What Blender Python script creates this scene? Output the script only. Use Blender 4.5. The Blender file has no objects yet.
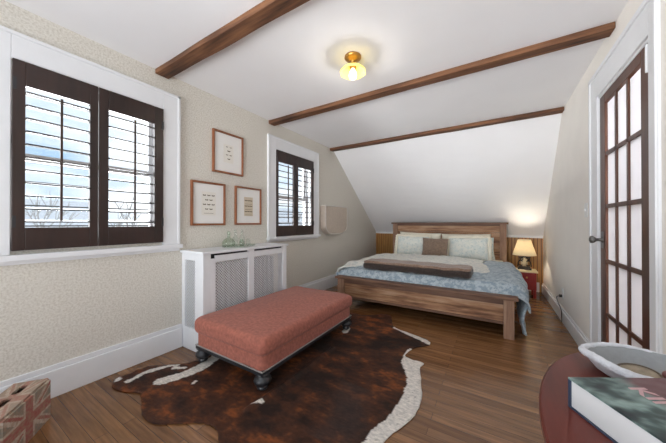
import bpy, bmesh, math, random
from mathutils import Vector, Matrix, noise
random.seed(7)
PI = math.pi
SC = bpy.context.scene
COL = SC.collection

# ------------------------------------------------------------ camera
W, H = 3.072, 2.40
cam_d = bpy.data.cameras.new('camera')
cam = bpy.data.objects.new('camera', cam_d)
COL.objects.link(cam)
cam.location = (2.408, 0.0, 1.113)
cam.rotation_euler = (math.radians(90.278), 0, math.radians(31.705))
cam_d.sensor_width = 36
cam_d.lens = 261.0 / 666 * 36
cam_d.clip_start = 0.02
SC.camera = cam

# ------------------------------------------------------------ world, lights, exposure
def build_world():
    w = bpy.data.worlds.new('sky'); SC.world = w
    w.use_nodes = True
    nt = w.node_tree; nt.nodes.clear()
    out = nt.nodes.new('ShaderNodeOutputWorld')
    bg = nt.nodes.new('ShaderNodeBackground')
    tc = nt.nodes.new('ShaderNodeTexCoord')
    mp = nt.nodes.new('ShaderNodeMapping'); mp.inputs['Scale'].default_value = (1.6, 1.6, 4.0)
    ns = nt.nodes.new('ShaderNodeTexNoise'); ns.inputs['Scale'].default_value = 2.2; ns.inputs['Detail'].default_value = 6
    rp = nt.nodes.new('ShaderNodeValToRGB')
    rp.color_ramp.elements[0].position = 0.34; rp.color_ramp.elements[0].color = (0.40, 0.58, 0.80, 1)
    rp.color_ramp.elements[1].position = 0.62; rp.color_ramp.elements[1].color = (0.93, 0.96, 1.0, 1)
    nt.links.new(tc.outputs['Generated'], mp.inputs['Vector'])
    nt.links.new(mp.outputs['Vector'], ns.inputs['Vector'])
    nt.links.new(ns.outputs['Fac'], rp.inputs['Fac'])
    nt.links.new(rp.outputs['Color'], bg.inputs['Color'])
    bg.inputs['Strength'].default_value = 1.15
    nt.links.new(bg.outputs['Background'], out.inputs['Surface'])
build_world()

def area(name, loc, target, sx, sy, power, color=(1, 1, 1)):
    d = bpy.data.lights.new(name, 'AREA'); d.shape = 'RECTANGLE'
    d.size = sx; d.size_y = sy; d.energy = power; d.color = color
    o = bpy.data.objects.new(name, d); COL.objects.link(o)
    o.location = loc
    o.rotation_euler = (Vector(target) - Vector(loc)).to_track_quat('-Z', 'Y').to_euler()
    return o
def point(name, loc, power, color, r):
    d = bpy.data.lights.new(name, 'POINT'); d.energy = power; d.color = color; d.shadow_soft_size = r
    o = bpy.data.objects.new(name, d); COL.objects.link(o); o.location = loc
    return o
# daylight coming down to the two windows from the bright sky above the roofs
sun_d = bpy.data.lights.new('overcast_sun', 'SUN'); sun_d.energy = 5.0; sun_d.angle = math.radians(75); sun_d.color = (0.97, 0.985, 1.0)
sun = bpy.data.objects.new('overcast_sun', sun_d); COL.objects.link(sun)
sun.rotation_euler = Vector((1.0, 0.15, -0.34)).to_track_quat('-Z', 'Y').to_euler()
# low fill lamps added outside the two windows to brighten ceiling and slats
area('window_fill_near', (-3.0, 0.72, 0.25), (0.0, 0.72, 1.5), 2.6, 0.9, 560, (0.97, 0.985, 1.0))
area('window_fill_far', (-3.0, 2.88, 0.25), (0.0, 2.88, 1.5), 2.6, 0.9, 560, (0.97, 0.985, 1.0))
# unseen fill lamps added behind the camera, shining in through the rear opening
area('fill_rear', (1.55, -6.5, 1.2), (1.55, 3.0, 1.3), 4.5, 2.6, 200, (0.95, 0.975, 1.0))
area('low_fill_rear', (1.55, -7.0, -1.2), (1.55, 2.0, 2.1), 7.0, 2.6, 640, (0.95, 0.975, 1.0))
# unseen lamp added in the hallway to whiten the door panes
area('hall_fill', (4.1, 2.6, 2.36), (4.1, 2.6, 0), 1.0, 2.6, 105, (0.95, 0.97, 1.0))
point('ceiling_bulb', (1.480, 1.795, 2.185), 2.4, (1.0, 0.95, 0.88), 0.03)
point('bedside_bulb', (2.80, 4.97, 0.73), 24, (1.0, 0.88, 0.70), 0.035)

SC.view_settings.view_transform = 'Standard'
SC.view_settings.look = 'None'
SC.view_settings.gamma = 1
SC.view_settings.use_curve_mapping = False
SC.view_settings.exposure = 0.27
SC.cycles.use_denoising = True
SC.cycles.max_bounces = 10
SC.cycles.diffuse_bounces = 6
SC.cycles.transparent_max_bounces = 16
SC.cycles.sample_clamp_indirect = 6

# ------------------------------------------------------------ materials
def lin(c):
    r = []
    for v in c[:3]:
        v = v / 255.0
        r.append(v / 12.92 if v <= 0.04045 else ((v + 0.055) / 1.055) ** 2.4)
    return (r[0], r[1], r[2], 1)
def new_mat(name):
    m = bpy.data.materials.new(name); m.use_nodes = True
    nt = m.node_tree
    return m, nt, nt.nodes['Principled BSDF']
def N(nt, t, **kw):
    n = nt.nodes.new(t)
    for k, v in kw.items(): setattr(n, k, v)
    return n
def coords(nt, scale=(1, 1, 1), rot=(0, 0, 0), kind='Object'):
    tc = N(nt, 'ShaderNodeTexCoord'); mp = N(nt, 'ShaderNodeMapping')
    mp.inputs['Scale'].default_value = scale; mp.inputs['Rotation'].default_value = rot
    nt.links.new(tc.outputs[kind], mp.inputs['Vector'])
    return mp.outputs['Vector']
def nz(nt, vec, scale, detail=3, rough=0.5):
    n = N(nt, 'ShaderNodeTexNoise'); n.inputs['Scale'].default_value = scale
    n.inputs['Detail'].default_value = detail; n.inputs['Roughness'].default_value = rough
    nt.links.new(vec, n.inputs['Vector'])
    return n.outputs['Fac']
def ramp(nt, fac, stops):
    r = N(nt, 'ShaderNodeValToRGB')
    while len(r.color_ramp.elements) < len(stops): r.color_ramp.elements.new(0.5)
    for e, (p, c) in zip(r.color_ramp.elements, stops): e.position = p; e.color = c
    nt.links.new(fac, r.inputs['Fac'])
    return r.outputs['Color']
def mix(nt, fac, a, b, mode='MIX'):
    m = N(nt, 'ShaderNodeMix', data_type='RGBA', blend_type=mode)
    for s, v in ((0, fac), (6, a), (7, b)):
        if hasattr(v, 'is_linked'): nt.links.new(v, m.inputs[s])
        else: m.inputs[s].default_value = v
    return m.outputs[2]
def bump(nt, b, h, strength=0.3, dist=0.01):
    n = N(nt, 'ShaderNodeBump'); n.inputs['Strength'].default_value = strength; n.inputs['Distance'].default_value = dist
    nt.links.new(h, n.inputs['Height']); nt.links.new(n.outputs['Normal'], b.inputs['Normal'])
def plain(name, c, rough=0.5, metal=0.0, vary=0.06, scale=14, bmp=0.0, bscale=80, spec=0.5, coat=0.0, sheen=0.0):
    m, nt, b = new_mat(name)
    base = lin(c); v = coords(nt)
    f = nz(nt, v, scale, 4)
    d = tuple(x * (1 - vary) for x in base[:3]) + (1,); l = tuple(min(1, x * (1 + vary)) for x in base[:3]) + (1,)
    nt.links.new(ramp(nt, f, [(0.3, d), (0.7, l)]), b.inputs['Base Color'])
    b.inputs['Roughness'].default_value = rough; b.inputs['Metallic'].default_value = metal
    b.inputs['Specular IOR Level'].default_value = spec
    b.inputs['Coat Weight'].default_value = coat
    b.inputs['Sheen Weight'].default_value = sheen
    if bmp: bump(nt, b, nz(nt, v, bscale, 3), bmp, 0.004)
    return m
def wood(name, stops, axis='x', rough=0.45, scale=1.0, bmp=0.15, stretch=14, spec=0.4, coat=0):
    m, nt, b = new_mat(name)
    s = {'x': (1, stretch, stretch), 'y': (stretch, 1, stretch), 'z': (stretch, stretch, 1)}[axis]
    v = coords(nt, tuple(k * scale for k in s))
    f = nz(nt, v, 2.6, 6, 0.62)
    v2 = coords(nt, tuple(k * scale * (0.25 if k > 1 else 0.8) for k in s))
    f2 = nz(nt, v2, 2.1, 3)
    mx = N(nt, 'ShaderNodeMath', operation='MULTIPLY_ADD'); nt.links.new(f2, mx.inputs[0]); mx.inputs[1].default_value = 0.55
    ml = N(nt, 'ShaderNodeMath', operation='MULTIPLY'); nt.links.new(f, ml.inputs[0]); ml.inputs[1].default_value = 0.5
    nt.links.new(ml.outputs[0], mx.inputs[2])
    nt.links.new(ramp(nt, mx.outputs[0], [(p, lin(c)) for p, c in stops]), b.inputs['Base Color'])
    b.inputs['Roughness'].default_value = rough; b.inputs['Specular IOR Level'].default_value = spec
    b.inputs['Coat Weight'].default_value = coat
    if bmp: bump(nt, b, f, bmp, 0.004)
    return m
def attr_mat(name, rough=0.7, fur=False, spec=0.3, sheen=0.0):
    m, nt, b = new_mat(name)
    a = N(nt, 'ShaderNodeAttribute', attribute_name='Col')
    v = coords(nt, (1, 1, 1))
    f = nz(nt, coords(nt, (1, 2.2, 1)) if fur else v, 34 if fur else 40, 8, 0.75)
    c = mix(nt, 1.0, a.outputs['Color'], ramp(nt, f, [(0.3, (0.55, 0.54, 0.53, 1)), (0.7, (1.30, 1.25, 1.2, 1))] if fur else [(0.3, (0.86, 0.86, 0.86, 1)), (0.7, (1.08, 1.08, 1.08, 1))]), 'MULTIPLY')
    nt.links.new(c, b.inputs['Base Color'])
    b.inputs['Roughness'].default_value = rough; b.inputs['Specular IOR Level'].default_value = spec
    b.inputs['Sheen Weight'].default_value = sheen
    if fur: bump(nt, b, nz(nt, coords(nt, (1, 1, 1)), 130, 4, 0.7), 0.6, 0.006)
    return m
def glass(name, tint=(1, 1, 1, 1), alpha=0.15, rough=0.02):
    m = bpy.data.materials.new(name); m.use_nodes = True
    nt = m.node_tree; nt.nodes.clear()
    out = N(nt, 'ShaderNodeOutputMaterial'); mx = N(nt, 'ShaderNodeMixShader')
    t = N(nt, 'ShaderNodeBsdfTransparent'); t.inputs['Color'].default_value = tint
    g = N(nt, 'ShaderNodeBsdfGlossy'); g.inputs['Roughness'].default_value = rough
    fr = N(nt, 'ShaderNodeLayerWeight'); pw = N(nt, 'ShaderNodeMath', operation='POWER'); pw.inputs[1].default_value = 5
    nt.links.new(fr.outputs['Facing'], pw.inputs[0])
    ad = N(nt, 'ShaderNodeMath', operation='ADD'); ad.inputs[1].default_value = alpha + .03; ad.use_clamp = True
    nt.links.new(pw.outputs[0], ad.inputs[0]); nt.links.new(ad.outputs[0], mx.inputs[0])
    nt.links.new(t.outputs[0], mx.inputs[1]); nt.links.new(g.outputs[0], mx.inputs[2])
    nt.links.new(mx.outputs[0], out.inputs['Surface'])
    return m
def shade_mat(name, c, emit=0.0, trans=0.6, ecol=None):
    m = bpy.data.materials.new(name); m.use_nodes = True
    nt = m.node_tree; nt.nodes.clear()
    out = N(nt, 'ShaderNodeOutputMaterial'); mx = N(nt, 'ShaderNodeMixShader'); mx.inputs[0].default_value = trans
    d = N(nt, 'ShaderNodeBsdfDiffuse'); t = N(nt, 'ShaderNodeBsdfTranslucent')
    v = coords(nt); col = ramp(nt, nz(nt, v, 30, 3), [(0.3, tuple(x * 0.93 for x in lin(c)[:3]) + (1,)), (0.7, lin(c))])
    nt.links.new(col, d.inputs['Color']); nt.links.new(col, t.inputs['Color'])
    nt.links.new(d.outputs[0], mx.inputs[1]); nt.links.new(t.outputs[0], mx.inputs[2])
    last = mx.outputs[0]
    if emit:
        e = N(nt, 'ShaderNodeEmission'); e.inputs['Strength'].default_value = emit
        e.inputs['Color'].default_value = lin(ecol or c)
        a = N(nt, 'ShaderNodeAddShader'); nt.links.new(last, a.inputs[0]); nt.links.new(e.outputs[0], a.inputs[1]); last = a.outputs[0]
    nt.links.new(last, out.inputs['Surface'])
    return m

def frosted(name, c):
    m = bpy.data.materials.new(name); m.use_nodes = True
    nt = m.node_tree; nt.nodes.clear()
    out = N(nt, 'ShaderNodeOutputMaterial'); mx = N(nt, 'ShaderNodeMixShader'); m2 = N(nt, 'ShaderNodeMixShader')
    d = N(nt, 'ShaderNodeBsdfDiffuse'); t = N(nt, 'ShaderNodeBsdfTranslucent'); g = N(nt, 'ShaderNodeBsdfGlossy'); g.inputs['Roughness'].default_value = .25
    d.inputs['Color'].default_value = lin(c); t.inputs['Color'].default_value = lin(c); mx.inputs[0].default_value = .55
    fr = N(nt, 'ShaderNodeLayerWeight'); fr.inputs['Blend'].default_value = .2
    nt.links.new(d.outputs[0], mx.inputs[1]); nt.links.new(t.outputs[0], mx.inputs[2])
    nt.links.new(fr.outputs['Fresnel'], m2.inputs[0]); nt.links.new(mx.outputs[0], m2.inputs[1]); nt.links.new(g.outputs[0], m2.inputs[2])
    nt.links.new(m2.outputs[0], out.inputs['Surface'])
    return m
def floor_mat():
    m, nt, b = new_mat('floorboards')
    v = coords(nt, (1, 1, 1))
    br = N(nt, 'ShaderNodeTexBrick'); br.offset = 0.37; br.offset_frequency = 2
    br.inputs['Scale'].default_value = 1.0; br.inputs['Brick Width'].default_value = 1.05; br.inputs['Row Height'].default_value = 0.062
    br.inputs['Mortar Size'].default_value = 0.0012; br.inputs['Mortar Smooth'].default_value = 0.2
    br.inputs['Color1'].default_value = (0, 0, 0, 1); br.inputs['Color2'].default_value = (1, 1, 1, 1)
    br.inputs['Mortar'].default_value = (0.2, 0.2, 0.2, 1); br.inputs['Bias'].default_value = 0
    nt.links.new(v, br.inputs['Vector'])
    base = ramp(nt, br.outputs['Color'], [(0.0, lin((116, 80, 50))), (0.5, lin((132, 94, 61))), (1.0, lin((146, 106, 71)))])
    gr = nz(nt, coords(nt, (1.1, 15, 1)), 2.6, 6, 0.6)
    base = mix(nt, 1.0, base, ramp(nt, gr, [(0.30, (0.55, 0.53, 0.50, 1)), (0.70, (1.28, 1.25, 1.2, 1))]), 'MULTIPLY')
    base = mix(nt, br.outputs['Fac'], base, lin((58, 38, 26)))
    nt.links.new(base, b.inputs['Base Color'])
    rr = ramp(nt, nz(nt, v, 3, 4), [(0.3, (0.19, 0.19, 0.19, 1)), (0.7, (0.24, 0.24, 0.24, 1))])
    nt.links.new(rr, b.inputs['Roughness'])
    b.inputs['Specular IOR Level'].default_value = 0.5
    bump(nt, b, gr, 0.04, 0.002)
    return m
def wallpaper_mat():
    m, nt, b = new_mat('wallpaper')
    v = coords(nt)
    vo = N(nt, 'ShaderNodeTexVoronoi'); vo.inputs['Scale'].default_value = 75; vo.inputs['Randomness'].default_value = 0.9
    nt.links.new(v, vo.inputs['Vector'])
    f = nz(nt, v, 85, 4, 0.6)
    c = ramp(nt, f, [(0.36, lin((200, 194, 182))), (0.50, lin((214, 209, 199))), (0.62, lin((223, 219, 210)))])
    dots = ramp(nt, vo.outputs['Distance'], [(0.22, (1, 1, 1, 1)), (0.34, (0, 0, 0, 1))])
    c = mix(nt, dots, c, mix(nt, 0.45, lin((222, 218, 208)), c))
    nt.links.new(c, b.inputs['Base Color']); b.inputs['Roughness'].default_value = 0.75
    b.inputs['Specular IOR Level'].default_value = 0.2
    return m
def bead_mat():
    m, nt, b = new_mat('beadboard')
    v = coords(nt)
    wv = N(nt, 'ShaderNodeTexWave', wave_type='BANDS', bands_direction='X', wave_profile='SIN')
    wv.inputs['Scale'].default_value = 2 * PI / 20 / 0.05; wv.inputs['Distortion'].default_value = 0
    nt.links.new(v, wv.inputs['Vector'])
    g = ramp(nt, wv.outputs['Fac'], [(0.03, (0, 0, 0, 1)), (0.22, (1, 1, 1, 1))])
    f = nz(nt, coords(nt, (16, 16, 1)), 2.5, 5)
    c = ramp(nt, f, [(0.3, lin((150, 104, 50))), (0.7, lin((190, 142, 80)))])
    c = mix(nt, g, lin((110, 70, 32)), c)
    nt.links.new(c, b.inputs['Base Color']); b.inputs['Roughness'].default_value = 0.4
    bump(nt, b, g, 0.5, 0.004)
    return m
def floral_mat(name, base, spots, dark, scale=9.0, amount=0.52):
    m, nt, b = new_mat(name)
    v = coords(nt)
    f = nz(nt, v, scale, 5, 0.65); f2 = nz(nt, v, scale * 2.6, 4, 0.6)
    c = ramp(nt, f, [(amount - 0.06, lin(base)), (amount + 0.05, lin(spots))])
    dk = ramp(nt, f2, [(0.58, (0, 0, 0, 1)), (0.66, (1, 1, 1, 1))])
    k = N(nt, 'ShaderNodeMath', operation='MULTIPLY'); nt.links.new(dk, k.inputs[0]); k.inputs[1].default_value = 0.75
    c = mix(nt, k.outputs[0], c, lin(dark))
    nt.links.new(c, b.inputs['Base Color']); b.inputs['Roughness'].default_value = 0.85
    b.inputs['Specular IOR Level'].default_value = 0.15
    b.inputs['Sheen Weight'].default_value = 0.1
    bump(nt, b, nz(nt, v, 24, 3), 0.25, 0.008)
    return m

M = dict(
    floor=floor_mat(), wallpaper=wallpaper_mat(), bead=bead_mat(),
    ceiling=plain('ceiling_paint', (238, 237, 238), 0.8, vary=0.012, scale=3, spec=0.2),
    wall=plain('wall_paint', (236, 231, 224), 0.75, vary=0.02, scale=5, spec=0.25),
    trim=plain('white_trim', (230, 231, 233), 0.4, vary=0.015),
    cover=plain('white_enamel', (226, 228, 231), 0.45, vary=0.02),
    hallwall=plain('hall_paint', (232, 230, 232), 0.8, vary=0.01),
    beam=wood('beam_wood', [(0.36, (50, 32, 22)), (0.50, (96, 62, 41)), (0.66, (132, 90, 60))], 'x', 0.7, 1.3, 0.5, 16),
    shutter=wood('shutter_wood', [(0.35, (36, 25, 22)), (0.65, (56, 38, 33))], 'z', 0.32, 1.0, 0.05, 10, 0.5),
    louver=plain('shutter_lacquer', (48, 35, 31), 0.22, vary=0.05, coat=0.5),
    doorwood=wood('door_wood', [(0.35, (62, 38, 28)), (0.65, (98, 62, 46))], 'z', 0.38, 1.0, 0.08, 10),
    framewood=wood('picture_frame_wood', [(0.35, (112, 66, 42)), (0.65, (152, 96, 64))], 'z', 0.4, 2.0, 0.1, 8),
    mat=plain('mat_board', (232, 230, 226), 0.85, vary=0.01),
    paper=plain('aged_paper', (229, 225, 216), 0.85, vary=0.02),
    paper_tan=plain('tan_paper', (208, 194, 172), 0.85, vary=0.04),
    ink=plain('print_ink', (98, 84, 66), 0.9, vary=0.25, scale=120),
    bedwood=wood('reclaimed_wood', [(0.34, (70, 46, 34)), (0.45, (128, 90, 65)), (0.55, (166, 126, 94)), (0.66, (184, 152, 124))], 'x', 0.6, 1.3, 0.4, 12),
    bedpost=wood('reclaimed_post', [(0.34, (104, 76, 60)), (0.5, (150, 116, 94)), (0.66, (178, 148, 124))], 'z', 0.6, 1.0, 0.3, 13),
    bedcap=wood('reclaimed_cap', [(0.36, (72, 48, 38)), (0.64, (130, 96, 76))], 'x', 0.55, 1.0, 0.25, 13),
    mattress=plain('mattress_ticking', (226, 222, 212), 0.85),
    duvet=floral_mat('blue_floral_duvet', (144, 159, 170), (182, 193, 199), (116, 134, 147), 22, 0.50),
    quilt=floral_mat('pale_floral_quilt', (206, 208, 204), (228, 226, 218), (176, 186, 184), 16, 0.46),
    sham=floral_mat('pale_floral_sham', (212, 219, 214), (228, 229, 220), (176, 192, 190), 14, 0.48),
    sheet=plain('cream_cotton', (232, 226, 208), 0.85, vary=0.03, sheen=0.2),
    brown_pillow=plain('brown_velvet', (128, 108, 92), 0.9, vary=0.2, scale=40, sheen=0.3),
    fur_dark=plain('dark_brown_fur', (56, 45, 40), 0.95, vary=0.35, scale=60, bmp=0.8, bscale=160, sheen=0.4),
    fur_tan=plain('tan_fur', (134, 108, 90), 0.95, vary=0.22, scale=45, bmp=0.8, bscale=160, sheen=0.4),
    coral=plain('coral_velvet', (162, 96, 80), 0.85, vary=0.24, scale=46, bmp=0.25, bscale=120, sheen=0.12),
    nail=plain('nailhead_strip', (176, 174, 172), 0.4, 0.5),
    black=plain('black_wood', (44, 44, 47), 0.3, vary=0.1),
    steel=plain('brushed_nickel', (120, 118, 116), 0.3, 0.9),
    brass=plain('aged_brass', (184, 138, 72), 0.32, 0.9, vary=0.12),
    iron=plain('black_iron', (36, 32, 30), 0.5, 0.3),
    red=plain('red_paint', (150, 34, 30), 0.4),
    cream=plain('cream_paint', (226, 208, 170), 0.45),
    linen=plain('cream_canvas', (194, 180, 166), 0.9, vary=0.06, scale=30, bmp=0.2, bscale=200),
    linen_light=plain('pale_canvas', (212, 207, 200), 0.9, vary=0.06, scale=40, bmp=0.3, bscale=90),
    dark=plain('dark_cavity', (40, 42, 46), 0.8),
    mahogany=wood('mahogany', [(0.34, (68, 30, 25)), (0.5, (98, 46, 38)), (0.66, (116, 58, 48))], 'y', 0.28, 0.8, 0.04, 10, 0.22, 0.0),
    pages=plain('book_pages', (196, 196, 196), 0.8, vary=0.03, scale=8),
    basket_in=plain('grey_lining', (150, 153, 155), 0.9, vary=0.06, scale=50, bmp=0.3),
    basket_out=plain('white_knit', (214, 216, 222), 0.9, vary=0.08, scale=90, bmp=0.9, bscale=150),
    tin=plain('woven_tan', (150, 138, 120), 0.6, vary=0.2, scale=60),
    tin_rim=plain('dark_rim', (92, 78, 62), 0.5),
    maroon=plain('maroon_leather', (122, 70, 66), 0.5, vary=0.15),
    plastic=plain('white_plastic', (228, 228, 226), 0.4, vary=0.01),
    cord=plain('black_cord', (40, 38, 38), 0.5),
    win_glass=glass('window_glass', (0.97, 0.98, 0.98, 1), 0.0),
    door_glass=frosted('door_glass', (240, 240, 242)),
    clear=glass('bottle_glass', (0.93, 0.95, 0.94, 1), 0.04),
    green=glass('green_glass', (0.84, 0.90, 0.84, 1), 0.05),
    lampshade=shade_mat('lamp_shade_linen', (252, 238, 206), 0.12, 0.6),
    ceilshade=shade_mat('milk_glass', (250, 240, 176), 0.30, 0.75, (255, 232, 130)),
    crate=attr_mat('painted_crate', 0.7), hide=attr_mat('cow_hide', 0.75, True), cover_print=attr_mat('printed_cover', 0.35),
    siding=plain('white_siding', (232, 233, 236), 0.8), roofing=plain('grey_shingle', (206, 208, 212), 0.9, vary=0.15),
    bark=plain('grey_bark', (164, 162, 160), 0.9, vary=0.2), ground=plain('winter_ground', (190, 190, 188), 0.95, vary=0.1, scale=1),
)
def emit(name, c, s):
    m = bpy.data.materials.new(name); m.use_nodes = True
    nt = m.node_tree; nt.nodes.clear()
    e = N(nt, 'ShaderNodeEmission'); e.inputs['Color'].default_value = lin(c); e.inputs['Strength'].default_value = s
    o = N(nt, 'ShaderNodeOutputMaterial'); nt.links.new(e.outputs[0], o.inputs['Surface'])
    return m
M['bulb'] = emit('lit_bulb', (255, 244, 214), 5)

# ------------------------------------------------------------ mesh helpers
def box(bm, x0, x1, y0, y1, z0, z1, bev=0.0):
    vs = [bm.verts.new(p) for p in ((x0, y0, z0), (x1, y0, z0), (x1, y1, z0), (x0, y1, z0), (x0, y0, z1), (x1, y0, z1), (x1, y1, z1), (x0, y1, z1))]
    fs = [bm.faces.new([vs[i] for i in q]) for q in ((0, 3, 2, 1), (4, 5, 6, 7), (0, 1, 5, 4), (1, 2, 6, 5), (2, 3, 7, 6), (3, 0, 4, 7))]
    if bev:
        es = list({e for f in fs for e in f.edges})
        bmesh.ops.bevel(bm, geom=es, offset=bev, segments=2, affect='EDGES', profile=0.5)
def mbox(bm, mtx, sx, sy, sz):
    r = bmesh.ops.create_cube(bm, size=1, matrix=mtx @ Matrix.Diagonal((sx, sy, sz, 1)))
    return r
def bar(bm, a, b, w, h, up=(0, 0, 1)):
    a = Vector(a); b = Vector(b); d = b - a
    q = d.to_track_quat('Y', 'Z')
    m = Matrix.Translation((a + b) / 2) @ q.to_matrix().to_4x4()
    mbox(bm, m, w, d.length, h)
def tube(bm, pts, r, seg=8, cap=True, radii=None):
    pts = [Vector(p) for p in pts]; rings = []
    n = len(pts); prev = None
    for i, p in enumerate(pts):
        t = (pts[min(i + 1, n - 1)] - pts[max(i - 1, 0)]).normalized()
        if prev is None:
            a = Vector((0, 0, 1)) if abs(t.z) < 0.9 else Vector((1, 0, 0))
            u = t.cross(a).normalized()
        else:
            u = (prev - t * prev.dot(t)).normalized()
        prev = u; w = t.cross(u); rr = radii[i] if radii else r
        rings.append([bm.verts.new(p + (u * math.cos(2 * PI * k / seg) + w * math.sin(2 * PI * k / seg)) * rr) for k in range(seg)])
    for i in range(n - 1):
        for k in range(seg):
            bm.faces.new((rings[i][k], rings[i][(k + 1) % seg], rings[i + 1][(k + 1) % seg], rings[i + 1][k]))
    if cap:
        bm.faces.new(rings[0][::-1]); bm.faces.new(rings[-1])
def lathe(bm, prof, c=(0, 0, 0), seg=24, cap=True, sx=1, sy=1, wav=None):
    rings = []
    for r, z in prof:
        ring = []
        for k in range(seg):
            a = 2 * PI * k / seg
            rr = r * (1 + (wav(a, z) if wav else 0))
            ring.append(bm.verts.new((c[0] + rr * sx * math.cos(a), c[1] + rr * sy * math.sin(a), c[2] + z)))
        rings.append(ring)
    for i in range(len(rings) - 1):
        for k in range(seg):
            bm.faces.new((rings[i][k], rings[i][(k + 1) % seg], rings[i + 1][(k + 1) % seg], rings[i + 1][k]))
    if cap:
        bm.faces.new(rings[0][::-1]); bm.faces.new(rings[-1])
def prism(bm, poly, fn0, fn1):
    a = [bm.verts.new(fn0(*p)) for p in poly]; b = [bm.verts.new(fn1(*p)) for p in poly]
    n = len(poly)
    bm.faces.new(a[::-1]); bm.faces.new(b)
    for i in range(n): bm.faces.new((a[i], a[(i + 1) % n], b[(i + 1) % n], b[i]))
def sheet(bm, rows):
    vs = [[bm.verts.new(p) for p in r] for r in rows]
    for i in range(len(vs) - 1):
        for j in range(len(vs[0]) - 1):
            bm.faces.new((vs[i][j], vs[i][j + 1], vs[i + 1][j + 1], vs[i + 1][j]))
    return vs
def B(): return bmesh.new()

def obj(name, bm, mat, parent=None, smooth=False, bevel=0.0, solid=0.0, subd=0, label=None, fix=True):
    if fix: bmesh.ops.recalc_face_normals(bm, faces=bm.faces)
    me = bpy.data.meshes.new(name); bm.to_mesh(me); bm.free()
    me.materials.append(mat if not isinstance(mat, str) else M[mat])
    o = bpy.data.objects.new(name, me); COL.objects.link(o)
    if smooth:
        for p in me.polygons: p.use_smooth = True
    if solid:
        s = o.modifiers.new('solid', 'SOLIDIFY'); s.thickness = solid; s.offset = -1
    if bevel:
        b = o.modifiers.new('bevel', 'BEVEL'); b.width = bevel; b.segments = 2; b.limit_method = 'ANGLE'
    if subd:
        b = o.modifiers.new('sub', 'SUBSURF'); b.levels = subd; b.render_levels = subd
    if parent: o.parent = parent
    if label: o['label'] = label
    return o
def one(name, mat, parent, *boxes, bevel=0.0, label=None, smooth=False):
    bm = B()
    for b in boxes: box(bm, *b)
    return obj(name, bm, mat, parent, bevel=bevel, label=label, smooth=smooth)
def thing(name, label, cat, loc=(0, 0, 0), rot=(0, 0, 0), group=None):
    o = bpy.data.objects.new(name, None); COL.objects.link(o)
    o.empty_display_size = 0.1
    o.location = loc; o.rotation_euler = rot
    tag(o, label, cat, group)
    return o
def tag(o, label, cat, group=None):
    o['label'] = label; o['category'] = cat
    if group: o['group'] = group
    return o
def struct(o):
    o['kind'] = 'structure'; return o
def copy_tree(o, parent=None):
    c = o.copy(); COL.objects.link(c)
    if parent: c.parent = parent
    for ch in list(o.children): copy_tree(ch, c)
    return c
def set_cols(o, fn):
    me = o.data
    a = me.color_attributes.new('Col', 'FLOAT_COLOR', 'POINT')
    for i, v in enumerate(me.vertices):
        c = fn(v.co); a.data[i].color = (c[0], c[1], c[2], 1)
def fbm(p, s, o=4):
    return noise.fractal(Vector(p) * s, 1.0, 2.0, o)

# ------------------------------------------------------------ room shell
W1 = (0.304, 1.124, 0.945, 2.077)
W2 = (2.472, 3.28, 0.93, 2.062)
YK = 3.89                                        # where the flat ceiling breaks into the slope
BL, BR = 5.86, 5.30                              # low back wall, left and right ends
struct(one('floor', 'floor', None, (-0.02, 4.7, -1.3, 6.2, -0.1, 0.0)))
bm = B()
box(bm, -0.18, 0, -1.3, W1[0], 0, H + .1); box(bm, -0.18, 0, W1[1], W2[0], 0, H + .1); box(bm, -0.18, 0, W2[1], 6.0, 0, H + .1)
for w in (W1, W2):
    box(bm, -0.18, 0, w[0], w[1], 0, w[2]); box(bm, -0.18, 0, w[0], w[1], w[3], H + .1)
struct(obj('wall_left', bm, 'wallpaper'))
DY0, DY1, DZ = 1.925, 2.695, 2.05
bm = B()
box(bm, W, W + .12, -1.3, DY0, 0, H + .1); box(bm, W, W + .12, DY1, 6.0, 0, H + .1); box(bm, W, W + .12, DY0, DY1, DZ, H + .1)
struct(obj('wall_right', bm, 'wall'))
ang = math.atan2(BR - BL, W)
bm = B(); box(bm, 0, math.hypot(W, BR - BL), 0, 0.1, 0, 0.92)
o = struct(obj('wall_back', bm, 'bead')); o.location = (0, BL, 0); o.rotation_euler = (0, 0, ang)
bm = B(); box(bm, 0, math.hypot(W, BR - BL), -0.018, 0, 0.865, 0.90, 0.004)
o = struct(obj('trim_1', bm, 'trim')); o.location = (0, BL, 0); o.rotation_euler = (0, 0, ang)
bm = B()
box(bm, -0.0, W, -1.3, YK, H, H + 0.1)
rows = []
for i in range(15):
    t = i / 14.0
    rows.append([(W * s, YK + t * ((BL + (BR - BL) * s) - YK), H - t * 1.5) for s in (0, .25, .5, .75, 1)])
vs = sheet(bm, rows)
rows2 = [[(p[0], p[1] + 0.08, p[2] + 0.08) for p in r] for r in rows]
sheet(bm, rows2)
struct(obj('ceiling', bm, 'ceiling', fix=True))
bm = B()                                          # wall behind the camera, wide opening added to let the fill lamps in
box(bm, 0, W, -1.3, -1.2, 0, 0.25); box(bm, 0, W, -1.3, -1.2, 2.32, H); box(bm, 0, 0.12, -1.3, -1.2, .25, 2.32); box(bm, 2.95, W, -1.3, -1.2, .25, 2.32)
struct(obj('wall_rear', bm, 'wall'))
# hallway beyond the door
bm = B(); box(bm, 4.6, 4.7, 0.2, 6.0, 0, H + .1); box(bm, W + .12, 4.6, 0.2, .3, 0, H + .1); box(bm, W + .12, 4.6, 5.9, 6.0, 0, H + .1)
struct(obj('wall_hall', bm, 'hallwall'))
struct(one('ceiling_hall', 'ceiling', None, (W + .12, 4.7, .2, 6.0, H, H + .1)))

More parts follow.
